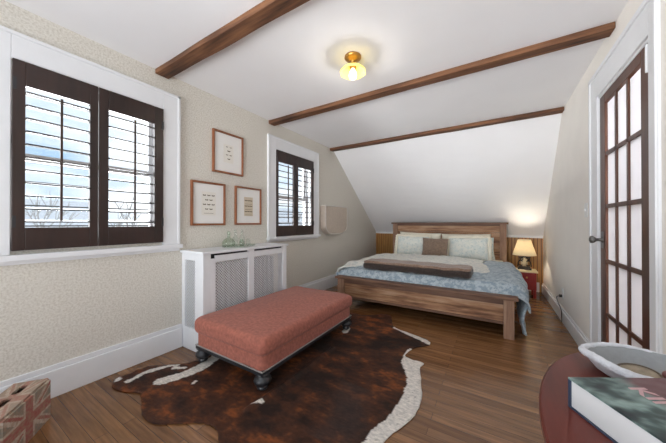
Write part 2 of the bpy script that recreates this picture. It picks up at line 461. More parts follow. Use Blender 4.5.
def baseboard(bm, x0, x1, y0, y1, h, side):
    box(bm, x0, x1, y0, y1, 0, h * .84)
    if side > 0: box(bm, x0, x0 + (x1 - x0) * .6, y0, y1, h * .84, h)
    else: box(bm, x1 - (x1 - x0) * .6, x1, y0, y1, h * .84, h)
bm = B(); baseboard(bm, 0, 0.022, -1.2, 1.288, 0.205, 1); baseboard(bm, 0, .022, 2.33, BL, 0.205, 1)
struct(obj('baseboard_left', bm, 'trim', bevel=0.004))
bm = B(); baseboard(bm, W - .022, W, 2.87, BR, 0.15, -1); baseboard(bm, W - .022, W, -1.2, 1.82, 0.15, -1)
struct(obj('baseboard_right', bm, 'trim', bevel=0.004))
bm = B(); box(bm, .3, W, -0.02, 0, 0, 0.15)
o = struct(obj('baseboard_back', bm, 'trim', bevel=0.004)); o.location = (0, BL, 0); o.rotation_euler = (0, 0, ang)

def casing(name, w, y0, y1, z1, zs, ext=0.03):
    bm = B()
    box(bm, 0, .022, y0, w[0], zs, z1); box(bm, 0, .022, w[1], y1, zs, z1); box(bm, 0, .022, w[0], w[1], w[3], z1)
    box(bm, .022, .03, y0, y0 + .022, zs, z1); box(bm, .022, .03, y1 - .022, y1, zs, z1); box(bm, .022, .03, y0, y1, z1 - .022, z1)
    box(bm, 0, .055, y0 - ext, y1 + ext, zs - .035, zs)            # stool
    box(bm, 0, .018, y0, y1, zs - .06, zs - .035)
    return struct(obj(name, bm, 'trim', bevel=0.003))
casing('trim_2', W1, .165, 1.264, 2.235, 0.925, 0.01)
casing('trim_3', W2, 2.332, 3.43, 2.222, 0.93, 0.01)

def window(name, w, rail):
    y0, y1, z0, z1 = w
    root = bpy.data.objects.new(name, None); COL.objects.link(root); root['kind'] = 'structure'
    bm = B(); f = .045
    for (a, b, x) in ((z0, rail + .02, -.10), (rail - .02, z1, -.135)):
        box(bm, x - .03, x, y0, y0 + f, a, b); box(bm, x - .03, x, y1 - f, y1, a, b)
        box(bm, x - .03, x, y0 + f, y1 - f, a, a + .045); box(bm, x - .03, x, y0 + f, y1 - f, b - .045, b)
    box(bm, -.17, -.02, y0, y0 + .012, z0, z1); box(bm, -.17, -.02, y1 - .012, y1, z0, z1)
    box(bm, -.17, -.02, y0, y1, z0, z0 + .012); box(bm, -.17, -.02, y0, y1, z1 - .012, z1)
    obj('window_sash', bm, 'trim', root)
    for (a, b, x) in ((z0 + .045, rail - .025, -.115), (rail + .025, z1 - .045, -.15)):
        one('pane', 'win_glass', root, (x - .002, x + .002, y0 + f, y1 - f, a, b))
window('window_1', W1, 1.53)
window('window_2', W2, 1.47)

# ------------------------------------------------------------ shutters
def louver_panel(root, y0, y1, z0, z1, oy0, oy1, oz0, oz1, tilt, n, knob):
    p = bpy.data.objects.new('shutter_panel', None); COL.objects.link(p); p.parent = root
    bm = B(); x0, x1 = .002, .034
    box(bm, x0, x1, y0, oy0, z0, z1); box(bm, x0, x1, oy1, y1, z0, z1)
    box(bm, x0, x1, oy0, oy1, z0, oz0); box(bm, x0, x1, oy0, oy1, oz1, z1)
    obj('shutter_stiles', bm, 'shutter', p, bevel=0.003)
    bm = B(); pitch = (oz1 - oz0) / n
    prof = [(math.cos(2 * PI * k / 12), math.sin(2 * PI * k / 12)) for k in range(12)]
    for i in range(n):
        zc = oz0 + pitch * (i + .5)
        ct, st = math.cos(tilt), math.sin(tilt)
        sg = lambda v, e: math.copysign(abs(v) ** e, v)
        poly = [(.0425 * sg(c, .6) * ct - .0055 * sg(s, .35) * st, .0425 * sg(c, .6) * st + .0055 * sg(s, .35) * ct) for c, s in prof]
        prism(bm, poly, lambda a, b: (.016 + a, oy0 + .001, zc + b), lambda a, b: (.016 + a, oy1 - .001, zc + b))
    obj('louvers', bm, 'louver', p, smooth=False)
    ym = (oy0 + oy1) / 2
    bm = B(); xr = .016 + .0425 * math.cos(tilt) + .006
    box(bm, xr - .005, xr + .005, ym - .006, ym + .006, oz0 + .04, oz1 - .03)
    obj('tilt_rod', bm, 'shutter', p)
    return p
def shutter(name, label, w, panels, n, tilts):
    y0, y1, z0, z1 = w
    root = thing(name, label, 'shutters', (0, (y0 + y1) / 2, z0)); c = (y0 + y1) / 2
    for (a, b, oa, ob, oz0, oz1), t in zip(panels, tilts):
        louver_panel(root, a - c, b - c, .004, z1 - z0 - .004, oa - c, ob - c, oz0 - z0, oz1 - z0, t, n, 0)
    for yy in (y0 - c + .004, y1 - c - .018):
        for zz in (.14, .95): one('hinge', 'black', root, (.034, .040, yy, yy + .014, zz, zz + .07))
    return root
shutter('plantation_shutters', 'dark brown louvered plantation shutters in the large window nearest the camera', W1,
        [(W1[0] + .003, .694, .358, .650, 1.084, 1.93), (.698, W1[1] - .003, .753, 1.054, 1.084, 1.93)], 11, (-0.10, -0.20))
shutter('plantation_shutters', 'dark brown louvered plantation shutters in the far window beside the canvas cover', W2,
        [(W2[0] + .003, 2.857, 2.505, 2.81, 1.075, 1.91), (2.861, W2[1] - .003, 2.905, 3.23, 1.075, 1.91)], 11, (-0.22, -0.12))

# ------------------------------------------------------------ french door
door = struct(bpy.data.objects.new('door_1', None)); COL.objects.link(door); door.location = (W + .002, DY0 + .02, 0)
dw = DY1 - DY0 - .04
bm = B(); st = .10
gy0, gy1 = st, dw - st; gz0, gz1 = .10, 1.965
box(bm, 0, .04, 0, gy0, .01, 2.03); box(bm, 0, .04, gy1, dw, .01, 2.03)
box(bm, 0, .04, gy0, gy1, .01, gz0); box(bm, 0, .04, gy0, gy1, gz1, 2.03)
zb = [.468, .843, 1.23, 1.601]
for z in zb: box(bm, .003, .037, gy0, gy1, z - .014, z + .014)
for k in (1, 2):
    yy = gy0 + (gy1 - gy0) * k / 3; box(bm, .003, .037, yy - .014, yy + .014, gz0, gz1)
obj('door_frame', bm, 'doorwood', door, bevel=0.003)
zs = [gz0] + zb + [gz1]
for i in range(5):
    for k in range(3):
        a = gy0 + (gy1 - gy0) * k / 3 + .013; b = gy0 + (gy1 - gy0) * (k + 1) / 3 - .013
        one('door_pane', 'door_glass', door, (.012, .016, a, b, zs[i] + .012, zs[i + 1] - .012))
bm = B(); lathe(bm, [(.026, 0), (.026, .006), (.012, .010), (.010, .035), (.020, .042), (.028, .055), (.026, .066), (.012, .072)], seg=20)
bmesh.ops.transform(bm, matrix=Matrix.Translation((0, dw - .05, .99)) @ Matrix.Rotation(-PI / 2, 4, 'Y'), verts=bm.verts)
kn = obj('door_knob', bm, 'steel', door, smooth=True)
one('knob_plate', 'steel', kn, (-.005, 0, dw - .07, dw - .03, .93, 1.05), bevel=.002)
bm = B(); box(bm, -.006, .0, 0.0, .03, 1.88, 2.0)
tube(bm, [(-.010, .0, 1.87), (-.010, .0, 2.01)], .007)
obj('door_hinge', bm, 'trim', door)
bm = B(); box(bm, -.006, .0, 0.0, .03, .25, .37); tube(bm, [(-.010, .0, .24), (-.010, .0, .38)], .007)
obj('door_hinge', bm, 'trim', door)
bm = B(); cw = .125
box(bm, W - .012, W, DY0 - .09, DY0, 0, DZ + cw + .06); box(bm, W - .012, W, DY1 - .01, DY1 + .15, 0, DZ + cw + .06); box(bm, W - .012, W, DY0, DY1, DZ, DZ + cw + .06)
box(bm, W - .022, W - .012, DY0 - .09, DY0 - .065, 0, DZ + cw + .06); box(bm, W - .022, W - .012, DY1 + .125, DY1 + .15, 0, DZ + cw + .06)
box(bm, W - .022, W - .012, DY0 - .09, DY1 + .15, DZ + cw + .03, DZ + cw + .06)
box(bm, W, W + .12, DY0, DY0 + .018, 0, DZ); box(bm, W, W + .12, DY1 - .018, DY1, 0, DZ); box(bm, W, W + .12, DY0, DY1, DZ - .018, DZ)
struct(obj('trim_4', bm, 'trim', bevel=0.003))

# ------------------------------------------------------------ ceiling beams
def beam(y0, y1, label, d=.042):
    bm = B(); n = 24; rows = []
    for i in range(n + 1):
        x = .002 + (W - .004) * i / n
        j = lambda k: .004 * noise.noise(Vector((x * 2.3, k * 7.1, y0)))
        rows.append([(x, y0 + j(1), H), (x, y0 + j(2), H - d + j(3)), (x, y1 + j(4), H - d + j(5)), (x, y1 + j(6), H)])
    vs = sheet(bm, rows)
    for r in vs: bm.faces.new((r[3], r[0], r[1], r[2])) if r in (vs[0], vs[-1]) else None
    for i in range(n): bm.faces.new((vs[i][3], vs[i][0], vs[i + 1][0], vs[i + 1][3]))
    o = obj('ceiling_beam', bm, 'beam', bevel=.004)
    return tag(o, label, 'beam', 'rough wooden ceiling beams')
beam(1.069, 1.172, 'rough brown wooden beam across the ceiling nearest the camera, beside the big window')
beam(2.358, 2.458, 'rough brown wooden ceiling beam just behind the brass ceiling light')
beam(3.793, 3.888, 'rough brown wooden beam where the flat ceiling meets the slope above the bed')

# ------------------------------------------------------------ ceiling light
cl = thing('ceiling_light', 'small brass flush ceiling light with ruffled pale yellow glass shade, lit', 'ceiling light', (1.480, 1.795, H))
bm = B(); lathe(bm, [(.064, 0), (.066, -.012), (.055, -.022), (.030, -.034), (.018, -.040), (.016, -.062), (.024, -.066), (.024, -.092), (.018, -.096)], seg=28)
obj('canopy', bm, 'brass', cl, smooth=True)
bm = B(); wv = lambda a, z: .05 * math.cos(8 * a) * max(0, min(1, (-.095 - z) / .05))
lathe(bm, [(.026, -.070), (.050, -.082), (.080, -.097), (.096, -.114), (.100, -.128)], seg=64, cap=False, wav=wv)
obj('lamp_shade', bm, 'ceilshade', cl, smooth=True, solid=.003)
bm = B(); lathe(bm, [(.012, -.096), (.016, -.108), (.027, -.126), (.030, -.148), (.025, -.168), (.010, -.180)], seg=20)
obj('bulb', bm, 'bulb', cl, smooth=True)

# ------------------------------------------------------------ pictures
def picture(label, y0, y1, z0, z1, kind):
    yc = (y0 + y1) / 2; hw = (y1 - y0) / 2; h = z1 - z0
    root = thing('framed_print', label, 'picture', (0, yc, z0), group='framed prints on the wallpapered wall')
    f = .02
    one('frame', 'framewood', root, (.001, .024, -hw, -hw + f, 0, h), (.001, .024, hw - f, hw, 0, h), (.001, .024, -hw + f, hw - f, 0, f), (.001, .024, -hw + f, hw - f, h - f, h), bevel=.003)
    one('mat', 'mat', root, (.004, .010, -hw + f, hw - f, f, h - f))
    pr = {'a': (-.06, .06, .12, .31), 'b': (-.075, .075, .10, .33), 'c': (-.062, .062, .10, .315)}[kind]
    one('print', 'paper_tan' if kind == 'c' else 'paper', root, (.010, .0112, *pr))
    def moth(cy, cz, s):
        bm = B()
        for sg in (-1, 1):
            prism(bm, [(cy, cz - .2 * s), (cy + sg * s * .5, cz - .35 * s), (cy + sg * s, cz + .1 * s), (cy + sg * s * .8, cz + .4 * s), (cy, cz + .15 * s)][::sg], lambda a, b: (.0112, a, b), lambda a, b: (.0118, a, b))
        obj('motif', bm, 'ink', root)
    if kind == 'a':
        for r, (k, s) in enumerate(((2, .012), (1, .02), (2, .014), (1, .018))):
            for i in range(k): moth((i - (k - 1) / 2) * .045 + .004, .285 - r * .042, s)
    elif kind == 'b':
        for r in range(4):
            k = 3 if r % 2 == 0 else 2
            for i in range(k): moth((i - (k - 1) / 2) * .046, .295 - r * .045, .018)
        one('caption_line', 'ink', root, (.0112, .0118, -.05, .05, .118, .121))
    else:
        for r in range(3):
            for i in range(3): moth((i - 1) * .038, .275 - r * .062, .018)
            one('caption_line', 'ink', root, (.0112, .0118, -.05, .05, .235 - r * .062, .238 - r * .062))
picture('framed print hung highest of the three, small brown motifs on white', 1.585, 1.957, 1.628, 2.062, 'a')
picture('framed print at lower left, nearest the big window, four rows of brown motifs', 1.366, 1.729, 1.087, 1.515, 'b')
picture('framed print at lower right with small tan sheet inside a wide white mat', 1.851, 2.223, 1.09, 1.517, 'c')

# ------------------------------------------------------------ radiator cover
RX, RY0, RY1, RZ = .33, 1.292, 2.325, .868
rc = thing('radiator_cover', 'white radiator cover with lattice grille panels between the two windows', 'radiator cover', (0.002, RY0, 0))
L = RY1 - RY0
def lattice(bm, u0, u1, v0, v1, pitch, wd, fn):
    import itertools
    for sg in (1, -1):
        k0 = int((-(v1 - v0)) / pitch) - 2; k1 = int((u1 - u0) / pitch) + 2 + int((v1 - v0) / pitch)
        for k in range(k0, k1):
            # line u = u0 + k*pitch + sg*(v - v0)
            pts = []
            c = u0 + k * pitch
            va, vb = v0, v1
            ua, ub = c + sg * 0, c + sg * (v1 - v0)
            # clip in u
            t0, t1 = 0.0, 1.0; du = ub - ua
            for lo, hi in ((u0, u1),):
                ta, tb = (lo - ua) / du, (hi - ua) / du
                if ta > tb: ta, tb = tb, ta
                t0 = max(t0, ta); t1 = min(t1, tb)
            if t1 - t0 < .01: continue
            a = (ua + du * t0, va + (vb - va) * t0); b = (ua + du * t1, va + (vb - va) * t1)
            dx, dy = b[0] - a[0], b[1] - a[1]; l = math.hypot(dx, dy); nx, ny = -dy / l * wd / 2, dx / l * wd / 2
            d = .0 if sg > 0 else .002
            q = [(a[0] + nx, a[1] + ny), (b[0] + nx, b[1] + ny), (b[0] - nx, b[1] - ny), (a[0] - nx, a[1] - ny)]
            q = [(min(u1, max(u0, x)), min(v1, max(v0, y))) for x, y in q]
            prism(bm, q, lambda x, y: fn(x, y, d), lambda x, y: fn(x, y, d + .002))
g1 = (.115, .475); g2 = (.55, .965); gz = (.10, .768)
xo = RX - .002
one('front_panel', 'cover', rc, (xo - .02, xo, 0, g1[0] - .045, 0, .845), (xo - .02, xo, g1[0] - .045, g1[0], 0, .80), (xo - .02, xo, g1[1], g2[0], 0, .845), (xo - .02, xo, g2[1], L, 0, .845),
    (xo - .02, xo, g1[0], g1[1], 0, gz[0]), (xo - .02, xo, g2[0], g2[1], 0, gz[0]), (xo - .02, xo, g1[0], g1[1], gz[1], .825), (xo - .02, xo, g2[0], g2[1], gz[1], .825), bevel=.002)
for g in (g1, g2):
    bm = B(); lattice(bm, g[0], g[1], gz[0], gz[1], .026, .0075, lambda u, v, d: (xo - .012 + d, u, v)); obj('grille', bm, 'cover', rc)
for sname, ya, yb in (('side_panel', 0, .018), ('side_panel', L - .018, L)):
    one(sname, 'cover', rc, (0, .05, ya, yb, 0, .845), (xo - .12, xo - .02, ya, yb, 0, .845), (.05, xo - .12, ya, yb, 0, .19), (.05, xo - .12, ya, yb, .785, .845), bevel=.002)
bm = B(); lattice(bm, .05, xo - .12, .19, .785, .026, .0075, lambda u, v, d: (u, .008 + d, v)); obj('side_grille', bm, 'cover', rc)
one('slot_shade', 'dark', rc, (xo - .030, xo - .021, .03, L - .03, .79, .845))  # dark strip standing in for the shade behind the vent slots
one('radiator_body', 'basket_in', rc, *[(.06, .2, .08 + i * .06, .08 + i * .06 + .035, .08, .72) for i in range(15)], bevel=.006)
one('cover_top', 'cover', rc, (0, xo + .022, -.018, L + .012, .845, .868), bevel=.004)

tr = B(); lathe(tr, [(.15, 0), (.185, .004), (.19, .014), (.183, .012), (.15, .006), (.02, .006)], seg=40, sx=.62)
tray = tag(obj('glass_tray', tr, 'green', smooth=True), 'shallow oval green glass tray on the white radiator cover', 'tray'); tray.location = (.15, 1.80, RZ)
def bottle(label, x, y, prof, mat, stop=None):
    root = thing('glass_bottle', label, 'bottle', (x, y, RZ + .008), group='glass bottles on the green tray')
    bm = B(); lathe(bm, prof, seg=20, cap=True); obj('bottle_body', bm, mat, root, smooth=True)
    if stop:
        bm = B(); lathe(bm, stop, seg=16); obj('stopper', bm, mat, root, smooth=True)
bottle('squat pale green glass decanter at the left end of the tray', .15, 1.672, [(.045, 0), (.06, .01), (.062, .04), (.045, .07), (.016, .09), (.014, .12), (.02, .124)], 'green', [(.010, .12), (.018, .132), (.014, .15), (.004, .156)])
bottle('tall clear glass bottle left of the tray centre, in front of the wall', .12, 1.775, [(.026, 0), (.03, .01), (.03, .08), (.014, .10), (.012, .135), (.017, .138)], 'clear', [(.009, .136), (.015, .145), (.012, .162), (.003, .166)])
bottle('tall clear glass bottle right of the tray centre below the tan print', .12, 1.86, [(.024, 0), (.028, .01), (.027, .085), (.013, .105), (.012, .14), (.016, .143)], 'clear', [(.009, .14), (.014, .15), (.010, .164), (.003, .168)])
bottle('short dark green glass jar standing in front of the tall bottles', .19, 1.80, [(.024, 0), (.026, .01), (.025, .045), (.014, .058), (.015, .066)], 'green')
bottle('short clear glass jar at the right end of the tray', .16, 1.905, [(.022, 0), (.025, .008), (.024, .05), (.015, .06), (.016, .068)], 'clear')

# ------------------------------------------------------------ canvas cover on wall
ac = thing('canvas_cover', 'cream canvas cover with rounded bottom over a unit on the wall', 'cover', (0.001, 3.86, .92))
def shield(s, dz=0):
    hw = .365 * s; pts = []
    for k in range(25):
        a = PI + PI * k / 24
        pts.append((hw * math.copysign(abs(math.cos(a)) ** .6, math.cos(a)), .165 + .165 * s * math.sin(a)))
    return [(-hw, .47 * (s * .1 + .9))] + pts + [(hw, .47 * (s * .1 + .9))]
bm = B(); rings = []
for x, s in ((0, 1), (.085, 1), (.10, .97), (.108, .9), (.112, .7), (.114, .4)):
    rings.append([bm.verts.new((x, p[0], p[1] if s > .95 else .23 + (p[1] - .23) * (s + .05))) for p in shield(s)])
for a, b in zip(rings, rings[1:]):
    for i in range(len(a)): bm.faces.new((a[i], a[(i + 1) % len(a)], b[(i + 1) % len(a)], b[i]))
bm.faces.new(rings[-1])
for v in bm.verts: v.co.x += .006 * fbm(v.co + Vector((3, 1, 2)), 6, 3) if v.co.x > .05 else 0
obj('cover_body', bm, 'linen', ac, smooth=False, bevel=.003)
bm = B(); pts = [(.11, p[0] * 1.0, p[1]) for p in shield(.985)]
tube(bm, pts, .007, 6); obj('piping', bm, 'linen_light', ac, smooth=True)
one('top_band', 'linen_light', ac, (.0, .113, -.37, .37, .465, .485), bevel=.006)

# ------------------------------------------------------------ wall fittings
op = thing('wall_outlet', 'white double wall outlet low on the right wall with plug', 'outlet', (W - .001, 3.90, .31))
one('cover_plate', 'plastic', op, (-.006, 0, -.04, .04, -.06, .06), bevel=.002)
for zz in (.012, -.045): one('socket', 'plastic', op, (-.009, -.006, -.018, .018, zz, zz + .033), bevel=.002)
bm = B()
box(bm, -.035, -.009, -.014, .014, -.042, -.016)
pl = [(-.03, 0, -.03), (-.05, .03, -.05), (-.045, .03, -.09), (-.04, -.06, -.13), (-.036, -.13, -.17), (-.034, -.12, -.24), (-.034, -.10, -.297), (-.04, .2, -.306), (-.05, .6, -.306), (-.10, .9, -.306)]
sm = []
for i in range(len(pl) - 1):
    for k in range(5):
        t = k / 5.0; p0 = Vector(pl[max(i - 1, 0)]); p1 = Vector(pl[i]); p2 = Vector(pl[i + 1]); p3 = Vector(pl[min(i + 2, len(pl) - 1)])
        sm.append(.5 * ((2 * p1) + (p2 - p0) * t + (2 * p0 - 5 * p1 + 4 * p2 - p3) * t * t + (3 * p1 - p0 - 3 * p2 + p3) * t ** 3))
tube(bm, sm, .0035, 6)
cd = tag(obj('power_cord', bm, 'cord', smooth=True), 'thin black power cord plugged into the right wall outlet, running to the floor', 'cord'); cd.location = (W - .001, 3.90, .31)
sw = thing('light_switch', 'white light switch plate beside the glass door', 'switch', (W - .001, 3.0, 1.22))
one('switch_plate', 'plastic', sw, (-.005, 0, -.038, .038, -.06, .06), bevel=.002); one('toggle', 'plastic', sw, (-.014, -.005, -.005, .005, -.008, .014))

# ------------------------------------------------------------ cowhide rug
RUG = [(0.218, 0.714), (0.12, 0.768), (0.126, 0.826), (0.135, 0.97), (0.233, 1.052), (0.332, 1.134), (0.37, 1.225), (0.40, 1.40), (0.46, 1.75), (0.40, 2.1), (.45, 2.42), (.62, 2.62), (.74, 2.80),
       (0.902, 2.861), (1.08, 2.87), (1.186, 2.939), (1.256, 3.03), (1.363, 3.0), (1.44, 2.82), (1.526, 2.689), (1.778, 2.607), (1.885, 2.56), (1.904, 2.466), (1.82, 2.37), (1.788, 2.297), (1.771, 2.176), (1.82, 2.14), (1.932, 2.131),
       (1.925, 2.06), (1.937, 1.989), (1.985, 1.83), (2.017, 1.692), (2.02, 1.58), (2.008, 1.482), (1.953, 1.337), (1.93, 1.22), (1.93, 1.08), (1.99, .93), (2.02, .80), (1.93, .72), (1.80, .78), (1.70, .80), (1.58, .72), (1.48, .60), (1.42, .55), (1.33, .60), (1.30, .74),
       (1.221, 0.823), (1.158, 0.859), (1.097, 0.868), (1.018, 0.845), (.90, .76), (0.793, 0.703), (0.675, 0.707), (0.565, 0.752), (.49, .775), (0.435, 0.782), (.33, .735)]
def densify(p, n=4):
    r = []; m = len(p)
    for i in range(m):
        a, b, c, d = [Vector((*p[(i + k) % m], 0)) for k in (-1, 0, 1, 2)]
        for k in range(n):
            t = k / n
            q = .5 * (2 * b + (c - a) * t + (2 * a - 5 * b + 4 * c - d) * t * t + (3 * b - a - 3 * c + d) * t ** 3)
            r.append((q.x + .007 * noise.noise(q * 40), q.y + .007 * noise.noise(q * 40 + Vector((5, 5, 5)))))
    return r
RUGD = densify(RUG)
def inside(x, y, P):
    c = False; n = len(P); j = n - 1
    for i in range(n):
        xi, yi = P[i]; xj, yj = P[j]
        if (yi > y) != (yj > y) and x < (xj - xi) * (y - yi) / (yj - yi) + xi: c = not c
        j = i
    return c
def seg_near(x, y, P, closed=True):
    best = 9; bp = None; n = len(P)
    for i in range(n if closed else n - 1):
        ax, ay = P[i]; bx, by = P[(i + 1) % n]; dx, dy = bx - ax, by - ay; l = dx * dx + dy * dy
        t = 0 if l == 0 else max(0, min(1, ((x - ax) * dx + (y - ay) * dy) / l))
        px, py = ax + dx * t, ay + dy * t; d = math.hypot(x - px, y - py)
        if d < best: best = d; bp = (px, py)
    return best, bp
def build_rug():
    g = .0085; x0, y0 = .10, .50; nx, ny = int(2.0 / g), int(2.6 / g)
    keep = set()
    for i in range(nx):
        for j in range(ny):
            if inside(x0 + (i + .5) * g, y0 + (j + .5) * g, RUGD): keep.add((i, j))
    bm = B(); vm = {}; cnt = {}
    for (i, j) in keep:
        for q in ((i, j), (i + 1, j), (i + 1, j + 1), (i, j + 1)): cnt[q] = cnt.get(q, 0) + 1
    for (i, j), c in cnt.items():
        x, y = x0 + i * g, y0 + j * g; edge = c < 4
        if edge:
            _, bp = seg_near(x, y, RUGD); x, y = bp
        rg = seg_near(x, y, [(1.17, 1.05), (1.20, 1.5), (1.20, 1.95)], False)[0]
        z = .006 + .003 * fbm((x, y, 0), 9, 3) + (0 if edge else .002) + .020 * math.exp(-(rg / .020) ** 2)
        vm[(i, j)] = bm.verts.new((x, y, max(.003, z)))
    for (i, j) in keep:
        try: bm.faces.new((vm[(i, j)], vm[(i + 1, j)], vm[(i + 1, j + 1)], vm[(i, j + 1)]))
        except ValueError: pass
    o = obj('cowhide_rug', bm, 'hide', smooth=True)
    s = o.modifiers.new('solid', 'SOLIDIFY'); s.thickness = .003; s.offset = -1
    white = lin((226, 223, 218)); dk = Vector(lin((38, 25, 20))[:3]); md = Vector(lin((80, 46, 28))[:3]); og = Vector(lin((138, 76, 36))[:3]); wh = Vector(white[:3])
    streaks = [([(0.135, 0.775), (0.16, 0.765)], .012), ([(.235, .80), (0.215, 0.90), (0.25, 1.02), (0.30, 1.10)], .022), ([(0.43, 0.93), (0.47, 1.02), (0.50, 1.147), (0.46, 1.31)], .046), ([(.33, 1.06), (.40, 1.10)], .016),
               ([(1.12, 2.31), (1.10, 2.40)], .03), ([(1.526, 2.689), (1.713, 2.60), (1.894, 2.51)], .03), ([(.637, 1.044), (.64, 1.03)], .013), ([(1.16, 1.10), (1.19, 1.14)], .013)]
    wedge = [(1.78, 1.0), (1.85, 1.212), (1.846, 1.283), (1.886, 1.415), (1.900, 1.55), (1.907, 1.624), (1.886, 1.856), (1.80, 2.0), (1.772, 2.07), (1.76, 2.2), (1.775, 2.32), (2.3, 2.3), (2.3, .6), (1.78, .6)]
    def fn(co):
        x, y = co.x, co.y
        n1 = fbm((x, y, 0), 16, 3) * .013
        w = 0
        d, _ = seg_near(x, y, wedge)
        if inside(x + n1 * .8, y + n1, wedge): w = 1
        for P, r in streaks:
            d, _ = seg_near(x, y, P, False)
            if d + n1 < r: w = 1
        if w and x > 1.6:
            if noise.noise(Vector((x * 70, y * 70, 2))) > .56: w = .5
        t = .44 + .62 * fbm((x * 1.0, y * 1.7, 1), 6.5, 6)
        cen = fbm((x, y, 4), 1.6, 2)
        t = t + .35 * cen + .34 * math.exp(-((x - 1.12) ** 2 + (y - .92) ** 2) / .030) + .22 * math.exp(-((x - .5) ** 2 + (y - .83) ** 2) / .02) + .25 * fbm((x * 1.2, y * 2.2, 9), 22, 3)
        b = dk.lerp(md, max(0, min(1, t * 1.5))) if t < .62 else md.lerp(og, max(0, min(1, (t - .62) * 2.6)))
        dkm = max(0, min(1, (.16 - abs(x - 1.66 + .05 * math.sin(y * 9))) / .1)) * (1 if 1.1 < y < 1.6 else 0)
        b = b.lerp(Vector(lin((58, 48, 46))[:3]), .6 * dkm)
        return b.lerp(wh, w)
    set_cols(o, fn)
    return tag(o, 'brown brindle cowhide rug with white edge, spread under the coral ottoman', 'rug')
build_rug()

# ------------------------------------------------------------ ottoman
ot = thing('upholstered_ottoman', 'long coral red upholstered ottoman bench on black turned feet', 'ottoman', (.765, 1.805, 0.006))
hx, hy = .385, .625
def soft_box(bm, hx, hy, z0, z1, r, crown, nx=26, ny=40, seed=0, wr=.003):
    prof = [(0, z0), ]
    # rounded box: superellipse plan rings from bottom to top
    rings = []; seg = 96
    levels = []
    for k in range(7):
        a = PI / 2 * k / 6; levels.append((r * (1 - math.sin(a)), z0 + r * (1 - math.cos(a)) if False else z0 + r - r * math.cos(a)))
    for k in range(7):
        a = PI / 2 * k / 6; levels.append((r * (1 - math.cos(a)), z1 - r + r * math.sin(a)))
    for k in range(1, 9):
        t = k / 8.0; levels.append((r + (min(hx, hy) - r) * t * .995, z1 + crown * math.sin(t * PI / 2)))
    for ins, z in levels:
        ring = []
        ax, ay = max(hx - ins, .001), max(hy - ins, .001)
        rc_ = max(min(.05, ax, ay), .0005)
        for i in range(seg):
            # rounded rectangle param by quarter
            q = i // (seg // 4); f = (i % (seg // 4)) / (seg // 4)
            sx = (1, -1, -1, 1)[q]; sy = (1, 1, -1, -1)[q]
            na = 8
            fa = i % (seg // 4)
            if fa < na:
                a = (PI / 2) * (fa / na); ca, sa = math.cos(a), math.sin(a)
                if q in (1, 3): ca, sa = sa, ca
                x, y = sx * (ax - rc_ + rc_ * ca), sy * (ay - rc_ + rc_ * sa)
            else:
                t = (fa - na) / (seg // 4 - na)
                if q == 0: x, y = (ax - rc_) * (1 - 2 * t), ay
                elif q == 1: x, y = -ax, (ay - rc_) * (1 - 2 * t)
                elif q == 2: x, y = -(ax - rc_) * (1 - 2 * t), -ay
                else: x, y = ax, -(ay - rc_) * (1 - 2 * t)
            d = wr * noise.noise(Vector((x * 9 + seed, y * 9, z * 12)))
            ring.append(bm.verts.new((x + d, y + d, z + d)))
        rings.append(ring)
    for a, b in zip(rings, rings[1:]):
        for i in range(seg): bm.faces.new((a[i], a[(i + 1) % seg], b[(i + 1) % seg], b[i]))
    bm.faces.new(rings[0][::-1]); bm.faces.new(rings[-1])
bm = B(); soft_box(bm, hx - .012, hy - .012, .140, .250, .012, .0); obj('base', bm, 'coral', ot, smooth=True)
bm = B(); soft_box(bm, hx + .008, hy + .008, .232, .362, .046, .026); obj('cushion', bm, 'coral', ot, smooth=True)
bm = B()
ex, ey = hx - .008, hy - .008
box(bm, -ex, ex, -ey, -ey + .01, .137, .145); box(bm, -ex, ex, ey - .01, ey, .137, .145)
box(bm, -ex, -ex + .01, -ey + .01, ey - .01, .137, .145); box(bm, ex - .01, ex, -ey + .01, ey - .01, .137, .145)
obj('nailhead_trim', bm, 'nail', ot, bevel=.003)
one('rails', 'black', ot, (-hx + .012, hx - .012, -hy + .012, hy - .012, .112, .141))
for sx in (-1, 1):
    for sy in (-1, 1):
        bm = B(); lathe(bm, [(.044, .118), (.050, .112), (.036, .104), (.034, .096), (.052, .084), (.058, .066), (.050, .048), (.032, .040), (.028, .034), (.036, .028), (.036, .018), (.026, .010), (.018, .009)], (sx * (hx - .052), sy * (hy - .052), 0), 24)
        obj('leg', bm, 'black', ot, smooth=True)

# ------------------------------------------------------------ bed
bed = thing('bed', 'rustic reclaimed wood bed with plank headboard and low footboard', 'bed', (1.60, 3.03, 0))
def bx(*b): return (b[0] - 1.60, b[1] - 1.60, b[2] - 3.03, b[3] - 3.03, b[4], b[5])
hb = one('headboard', 'bedwood', bed, *[bx(.76, 2.49, 5.135, 5.165 - .004 * (i % 2), .30 + i * .13, .427 + i * .13) for i in range(6)], bevel=.004)
one('headboard_post', 'bedpost', hb, bx(.67, .765, 5.11, 5.18, 0, 1.088), bevel=.004); one('headboard_post', 'bedpost', hb, bx(2.485, 2.58, 5.11, 5.18, 0, 1.088), bevel=.004)
one('headboard_cap', 'bedcap', hb, bx(.645, 2.605, 5.085, 5.205, 1.088, 1.118), bevel=.005)
one('headboard_molding', 'bedcap', hb, bx(.76, 2.49, 5.115, 5.14, 1.058, 1.088), bevel=.004)
fb = one('footboard', 'bedwood', bed, bx(.715, 2.485, 3.035, 3.062, .150, .235), bx(.715, 2.485, 3.037, 3.062, .237, .318), bevel=.004)
one('footboard_rail', 'bedcap', fb, bx(.715, 2.485, 3.022, 3.066, .318, .372), bevel=.004)
one('footboard_skirt', 'bedcap', fb, bx(.715, 2.485, 3.026, 3.066, .125, .150), bevel=.004)
